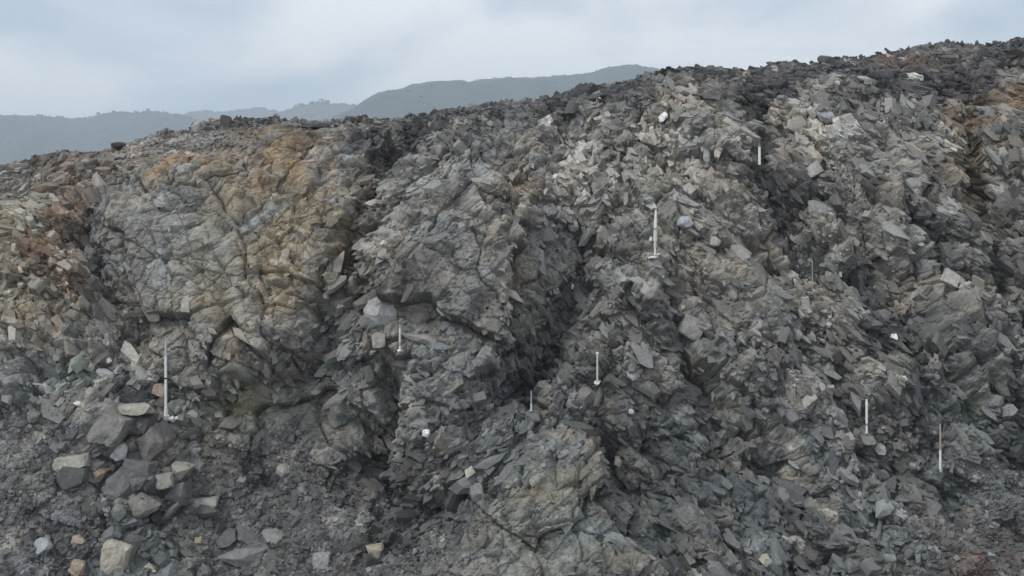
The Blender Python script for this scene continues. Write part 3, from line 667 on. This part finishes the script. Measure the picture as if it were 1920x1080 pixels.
def oriented(u, v, w, h, turn, shape, col, seed):
    rr = np.random.default_rng(seed)
    if shape in ('slab', 'block') and seed % 3 != 1:
        vv_, _f = plate(rr, 5 + seed % 3, 0.7); pts = vv_[:, [0, 2, 1]] * np.array([1, -1, 1]); pts = np.concatenate([pts, stone_points(rr, 5, 'shard') * 0.55])
    elif shape == 'slab':
        pts = stone_points(rr, 14, 'block'); pts = np.concatenate([pts, stone_points(rr, 8, 'shard') * 0.9])
    elif shape == 'block':
        pts = np.concatenate([stone_points(rr, 14, 'block'), stone_points(rr, 5, 'shard') * 0.85])
    else: pts = stone_points(rr, 34, 'cobble')
    p, n, _ = hit(u, v)
    y = p[1]; sx = w / 2 * y / F; sz = h / 2 * y / F
    ext_ = pts.max(0) - pts.min(0); pts = (pts - (pts.max(0) + pts.min(0)) / 2) / (ext_ / 2)
    sy = max(min(sx, sz) * 1.1, 0.5 * max(sx, sz))
    c, s = math.cos(rad(-turn)), math.sin(rad(-turn))
    pts = pts * np.array([sx, sy, sz]); pts[:, 1] += 0.25 * pts[:, 2]
    x = pts[:, 0] * c - pts[:, 2] * s; z = pts[:, 0] * s + pts[:, 2] * c
    pts = np.stack([x, pts[:, 1], z], 1)
    return pts, Vector((float((u - 960) / F * y), float(y) + 0.22 * sy, float(EYE + (V0 - v) / F * y) if v > 260 else float(p[2]) + 0.35 * sz))
for i, (u, v, w, h, turn, shape, c, name, label) in enumerate(TRACED):
    pts, loc = oriented(u, v, w, h, turn, shape, c, 900 + i)
    vv, ff = hull(pts); vv, ff = roughen(vv, ff, 0.10 if shape != 'cobble' else 0.05, 1200 + i)
    o = link(name, mesh_np(name, vv, ff, M_stone, None, k=3), None, label=label, category=name if name != 'chip' else 'stone chip')
    o.location = loc; cc = alb(*c) * ((0.66 if w > 40 and i > 0 else 0.76) if max(c) < 190 else 1.0); cc = cc * 0.6 + cc.mean() * 0.4; o.color = (float(cc[0]), float(cc[1]), float(cc[2]), 1)

# ------------------------------------------------------------------ measuring rods
M_white = plain('white_paint', (0.78, 0.78, 0.76), 0.5, 40, 0.12)
M_plaster = plain('pale_base_stone', (0.62, 0.61, 0.58), 0.9, 25, 0.2)
M_metal = plain('dull_metal', (0.36, 0.38, 0.38), 0.5, 40, 0.2)
M_teal = plain('faded_teal_paint', (0.42, 0.53, 0.54), 0.5, 40, 0.1)
M_red = plain('faded_red_paint', (0.52, 0.30, 0.27), 0.6, 40, 0.15)
M_green = plain('green_tip', (0.10, 0.28, 0.16), 0.6, 40, 0.1)
M_dark = plain('dark_band', (0.05, 0.05, 0.055), 0.7, 40, 0.2)
def tube(name, z0, z1, r0, r1, mat, parent, lean=0.0):
    k = 10; vs = []
    for z, r_ in ((z0, r0), (z1, r1)):
        for q in range(k):
            a = 2 * math.pi * q / k; vs.append((r_ * math.cos(a) + lean * z, r_ * math.sin(a), z))
    me = bpy.data.meshes.new(name)
    me.from_pydata(vs, [], [(q, (q + 1) % k, (q + 1) % k + k, q + k) for q in range(k)] + [tuple(range(k))[::-1], tuple(range(k, 2 * k))])
    me.materials.append(mat); return link(name, me, parent)
def lump(name, loc, sc, mat, parent, seed, shape='shard'):
    rr = np.random.default_rng(seed); pts = stone_points(rr, 16, shape)
    vv, ff = hull(pts * np.array(sc) + np.array(loc))
    return link(name, mesh_np(name, vv, ff, mat, None, k=3), parent)
def rod(u, vtop, vbot, label, secs, base, wpx, lean=0.0, pull=0.04):
    p, n, _ = hit(u, vbot, 6); q, _, _ = hit(u, (vtop + vbot) / 2, 6)
    y = float(min(p[1], q[1] + 0.02)); fr = front(u, (vtop + vbot) / 2, 4, (vbot - vtop) / 2 + 3); y = max(min(y, fr), y - (0.9 if u < 400 else 0.42)) - pull
    root = bpy.data.objects.new('measuring_rod', None); COL.objects.link(root)
    root.location = ((u - 960) / F * y, y, EYE + (V0 - vbot) / F * y)
    root['label'] = label; root['category'] = 'measuring rod'; root['group'] = 'rods stood on the rock face'
    Ht = (vbot - vtop) / F * y; r_ = wpx / 2 * y / F
    for (a, b, m, wr0, wr1, nm) in secs:
        tube(nm, a * Ht, b * Ht, r_ * wr0, r_ * wr1, m, root, lean)
    for k, (dx, dz, sx, sy, sz, m, nm) in enumerate(base):
        s = y / F
        lump(nm, (dx * s, 0.02, dz * s), (sx * s, sy * s, sz * s), m, root, int(u) + k)
    gap = float(p[1]) - y
    if gap > 0.10:                                      # the ledge of rock that carries the rod
        s = y / F; rr = np.random.default_rng(int(u) + 50)
        vv, ff = hull(stone_points(rr, 18, 'block') * np.array([17 * s, gap / 2 + 0.12, 10 * s])); vv, ff = roughen(vv, ff, 0.1, int(u) + 60, 2)
        o = link('ledge', mesh_np('ledge', vv, ff, M_stone, None, k=3), rock_face)
        o.location = (root.location[0] + 4 * s, y + gap / 2, root.location[2] - 13 * s)
        c = flatC[np.argmin(np.abs(flatU - u) + np.abs(flatV - vbot))] * 0.6 + 0.4 * alb(96, 98, 98); o.color = (float(c[0]), float(c[1]), float(c[2]), 1)
    return root
rod(311, 633, 780, 'tallest white rod with grey-blue upper end, standing in a lumpy white base on the left',
    [(0, .12, M_white, 1.5, 1.15, 'lower_section'), (.12, .47, M_white, 1.0, 1.0, 'middle_section'), (.47, .49, M_dark, 1.06, 1.06, 'band'), (.49, .76, M_white, 1, 1, 'upper_section'), (.76, .955, M_teal, .95, .8, 'tip_section'), (.955, 1, M_teal, .35, .35, 'tip')],
    [(0, -3, 9, 9, 8, M_plaster, 'base'), (11, -6, 9, 8, 7, M_plaster, 'base'), (20, -5, 6, 6, 5, M_plaster, 'base')], 5.2)
rod(750, 608, 658, 'short white rod with a red lower band on a white block, beside the round boulder',
    [(0, .18, M_white, .9, .9, 'lower_section'), (.18, .34, M_red, 1.0, 1.0, 'band'), (.34, .86, M_plaster, 1, 1, 'upper_section'), (.86, 1, M_metal, .7, .7, 'tip')],
    [(0, 0, 7, 6, 4, M_white, 'base')], 4.4)
rod(1228, 393, 478, 'thick mottled white rod high on the right half with pale stones at its foot',
    [(0, .16, M_white, .8, .6, 'lower_section'), (.16, .30, M_plaster, .9, 1.0, 'lower_section'), (.30, .55, M_plaster, 1.35, 1.3, 'middle_section'), (.55, .6, M_metal, 1.1, 1.1, 'band'), (.6, .92, M_white, 1.1, .8, 'upper_section'), (.92, 1, M_white, .7, .5, 'tip')],
    [(-7, 30, 4, 4, 7, M_plaster, 'clamp'), (-4, -5, 12, 9, 4, M_plaster, 'base'), (7, 1, 4, 4, 3, M_white, 'base')], 5.4, 0.02)
rod(1120, 660, 716, 'grey rod on a small pale cone of stone in front of the dark hollow',
    [(0, .93, M_plaster, .85, .8, 'pole'), (.93, 1, M_white, 1.4, 1.2, 'tip')],
    [(0, -2, 7, 7, 6, M_plaster, 'base')], 4.0)
rod(996, 732, 770, 'faint short grey rod below the dark hollow, shortest of all',
    [(0, .35, M_white, .8, .8, 'lower_section'), (.35, 1, M_metal, .8, .6, 'upper_section')], [(0, -1, 4, 4, 3, M_metal, 'base')], 3.4)
rod(1424, 268, 309, 'white rod with a green tip on a dark plate near the top of the face',
    [(0, .82, M_white, 1.1, 1.0, 'pole'), (.82, 1, M_green, .8, .4, 'tip')], [(0, 0, 6, 6, 2.2, M_dark, 'base_plate')], 4.8)
rod(1523, 488, 546, 'very thin grey rod with pebbles at its foot against a dark rock on the right',
    [(0, 1, M_metal, .8, .7, 'pole')], [(3, 2, 4, 4, 3.4, M_plaster, 'base'), (-5, -3, 5, 4, 3, M_metal, 'base')], 2.2)
rod(1625, 748, 812, 'bright white rod with a gap band low down, in the lower right rubble',
    [(0, .22, M_white, 1.0, .7, 'lower_section'), (.22, .28, M_metal, .6, .6, 'band'), (.28, .84, M_white, 1, 1, 'upper_section'), (.84, 1, M_white, 1.2, .6, 'tip')], [(0, -1, 4, 4, 2.5, M_metal, 'base')], 4.6)
rod(1763, 795, 880, 'long white rod with pinkish middle leaning at the lower right, rightmost rod',
    [(0, .42, M_white, .9, .95, 'lower_section'), (.42, .75, M_red, .7, .7, 'middle_section'), (.75, 1, M_metal, .8, .6, 'upper_section')], [(3, -4, 3.5, 3, 5, M_plaster, 'base')], 4.4)

# ------------------------------------------------------------------ ground, valley, far hills
M_ground = plain('gravel_ground', tuple(alb(92, 92, 90)), 0.95, 3.0, 0.35)
gx = np.concatenate([-np.geomspace(3500, 30, 24), np.linspace(-26, 26, 40), np.geomspace(30, 3500, 24)])
gy = np.concatenate([np.linspace(-60, 66, 90), np.geomspace(72, 3500, 50)])
GX, GY = np.meshgrid(gx, gy)
GZ = -0.6 + fbm(GX * 0.2, GY * 0.2, 5, 3) * 0.1 - 19.5 * sm((GY - 22) / 38) - 19.5 * sm((np.abs(GX) - 26) / 60) * (1 - sm((GY - 22) / 38))
link('ground', mesh_np('ground', np.stack([GX, GY, GZ], -1).reshape(-1, 3), grid_faces(*GX.shape), M_ground, None, smooth=True), kind='structure')
M_hill = plain('hill_scrub', tuple(srgb(58, 66, 66)), 0.95, 0.07, 1.0)
def hill(prof, yd, depth, seed, rough=1.0):
    us = np.array([p[0] for p in prof], float); vs = np.array([p[1] for p in prof], float)
    x0, x1 = (us[0] - 960) / F * yd, (us[-1] - 960) / F * yd
    x = np.linspace(x0, x1, 300); top = EYE + (V0 - np.interp(960 + F * x / yd, us, vs)) / F * yd
    t = np.linspace(0, 1, 54)[:, None]; y = yd - depth * (1 - t) * 1.0
    back = np.linspace(0.04, 1, 14)[:, None]
    s = sm(t) ** 0.9
    Xh = np.broadcast_to(x, (54, 300)); bumps = fbm(Xh / depth * 9, (y + Xh * 0.2) / depth * 9, seed, 5, 0.55) * depth * 0.022 * rough
    gul = -np.abs(fbm(Xh / depth * 5 + y / depth * 2, y / depth * 1.5, seed + 9, 4)) * depth * 0.08 * rough
    Zf_ = -20 + (top + 20) * s + (bumps + gul) * s * (1 - t) ** 0.7
    ridge = fbm(x / yd * 160, x * 0, seed + 3, 3)[None, :] * yd * 0.0009
    Zf_ = Zf_ + ridge * t ** 8
    Zb_ = Zf_[-1] - (Zf_[-1] + 20) * sm(back)
    Yh = np.concatenate([np.broadcast_to(y, (54, 300)), np.broadcast_to(yd + depth * back, (14, 300))])
    Xa = np.concatenate([Xh, np.broadcast_to(x, (14, 300))]); Za = np.concatenate([Zf_, Zb_])
    link('hill', mesh_np('hill', np.stack([Xa, Yh, Za], -1).reshape(-1, 3), grid_faces(68, 300), M_hill, None, smooth=True), kind='structure')
    return x, Zf_[-1], yd, Xa, Yh, Za
ridges = []
ridges.append(hill([(-900, 300), (-400, 230), (-150, 222), (0, 218), (30, 217), (60, 219), (100, 220), (150, 222), (200, 212), (240, 209), (280, 209), (330, 213), (360, 221), (400, 240), (470, 300), (520, 300)], 900, 420, 41))
ridges.append(hill([(250, 330), (300, 250), (340, 225), (360, 217), (385, 210), (420, 212), (460, 206), (490, 203), (530, 212), (600, 240), (700, 300)], 1250, 420, 42))
ridges.append(hill([(440, 300), (500, 230), (550, 203), (580, 195), (600, 193), (640, 196), (680, 201), (760, 220), (860, 300)], 1080, 380, 43))
ridges.append(hill([(560, 300), (620, 240), (670, 204), (690, 192), (712, 180), (740, 172), (780, 162), (820, 160), (850, 159), (900, 154), (960, 152), (1060, 145), (1120, 136), (1180, 130), (1225, 133), (1300, 150), (1450, 190), (1700, 300)], 760, 400, 44))
ridges.append(hill([(700, 300), (860, 160), (905, 149), (940, 147), (1000, 147), (1060, 150), (1200, 200), (1400, 300)], 1400, 400, 45))
# scrub along the ridges, each clump a small faceted crown
M_shrub = plain('scrub_leaves', (0.045, 0.06, 0.04), 0.95, 0.5, 0.3)
r = np.random.default_rng(77); vs = []; fs = []; off = 0
for (x, zt, yd, Xa, Yh, Za) in ridges:
    for k in range(1100):
        j = int(r.integers(0, 300)); i_ = 53 - int(abs(r.normal()) * 16) % 45; s = yd * 0.0008 * (0.4 + r.random() ** 2 * 1.2); v, f_ = small[int(r.integers(24))]
        vs.append(v * np.array([s * (0.8 + 0.9 * r.random()), s, s * 0.8], f32) + np.array([Xa[i_, j] + r.random() * 2, Yh[i_, j], Za[i_, j] + s * 0.1], f32)); fs.append(f_ + off); off += len(v)
    for k in range(200):
        j = int(r.integers(0, len(x))); s = yd * 0.0011 * (0.5 + r.random() ** 2 * 1.3)
        v, f_ = small[int(r.integers(24))]
        vs.append(v * np.array([s * (0.8 + 0.9 * r.random()), s, s * 0.8], f32) + np.array([x[j] + r.random() * 2, yd - r.random() * 6, zt[j] + s * 0.1], f32)); fs.append(f_ + off); off += len(v)
link('scrub', mesh_np('scrub', np.concatenate(vs), np.concatenate(fs), M_shrub, None, k=3), kind='stuff')
# a lone flat-topped tree on the third ridge
M_bark = plain('bark', (0.06, 0.05, 0.04), 0.9, 4, 0.2)
x, zt, yd = ridges[2][:3]; tx = (603 - 960) / F * yd; tz = float(np.interp(tx, x, zt))
tree = bpy.data.objects.new('tree', None); COL.objects.link(tree); tree.location = (tx, yd - 1, tz - 0.4)
tree['label'] = 'tiny flat-topped tree alone on the far blue ridge left of the big hill'; tree['category'] = 'tree'
tube('trunk', 0, 2.6, 0.28, 0.16, M_bark, tree)
vs = []; fs = []; off = 0
for k in range(90):
    v, f_ = small[int(r.integers(24))]; a = r.random() * 6.28; q = math.sqrt(r.random()) * 2.7
    vs.append(v * f32(0.32 + 0.3 * r.random()) * np.array([1.2, 1.2, 0.6], f32) + np.array([q * math.cos(a), q * math.sin(a), 3.0 + r.normal() * 0.3 - 0.05 * q * q], f32)); fs.append(f_ + off); off += len(v)
link('crown', mesh_np('crown', np.concatenate(vs), np.concatenate(fs), M_shrub, None, k=3), tree)

# ------------------------------------------------------------------ the air
hm = bpy.data.materials.new('haze_air'); hm.use_nodes = True; ht = hm.node_tree; ht.nodes.clear()
ho = ht.nodes.new('ShaderNodeOutputMaterial'); pv = ht.nodes.new('ShaderNodeVolumePrincipled')
pv.inputs['Color'].default_value = (0.79, 0.90, 1.0, 1); pv.inputs['Density'].default_value = 0.00095; pv.inputs['Anisotropy'].default_value = 0.0
ht.links.new(pv.outputs[0], ho.inputs['Volume'])
hx, hy0, hy1, hz0, hz1 = 3600, -100, 3600, -48, 200
hv = [(sx * hx, y, z) for z in (hz0, hz1) for y in (hy0, hy1) for sx in (-1, 1)]
me = bpy.data.meshes.new('haze'); me.from_pydata(hv, [], [(0, 2, 3, 1), (4, 5, 7, 6), (0, 1, 5, 4), (2, 6, 7, 3), (0, 4, 6, 2), (1, 3, 7, 5)]); me.materials.append(hm)
link('haze', me, kind='stuff')
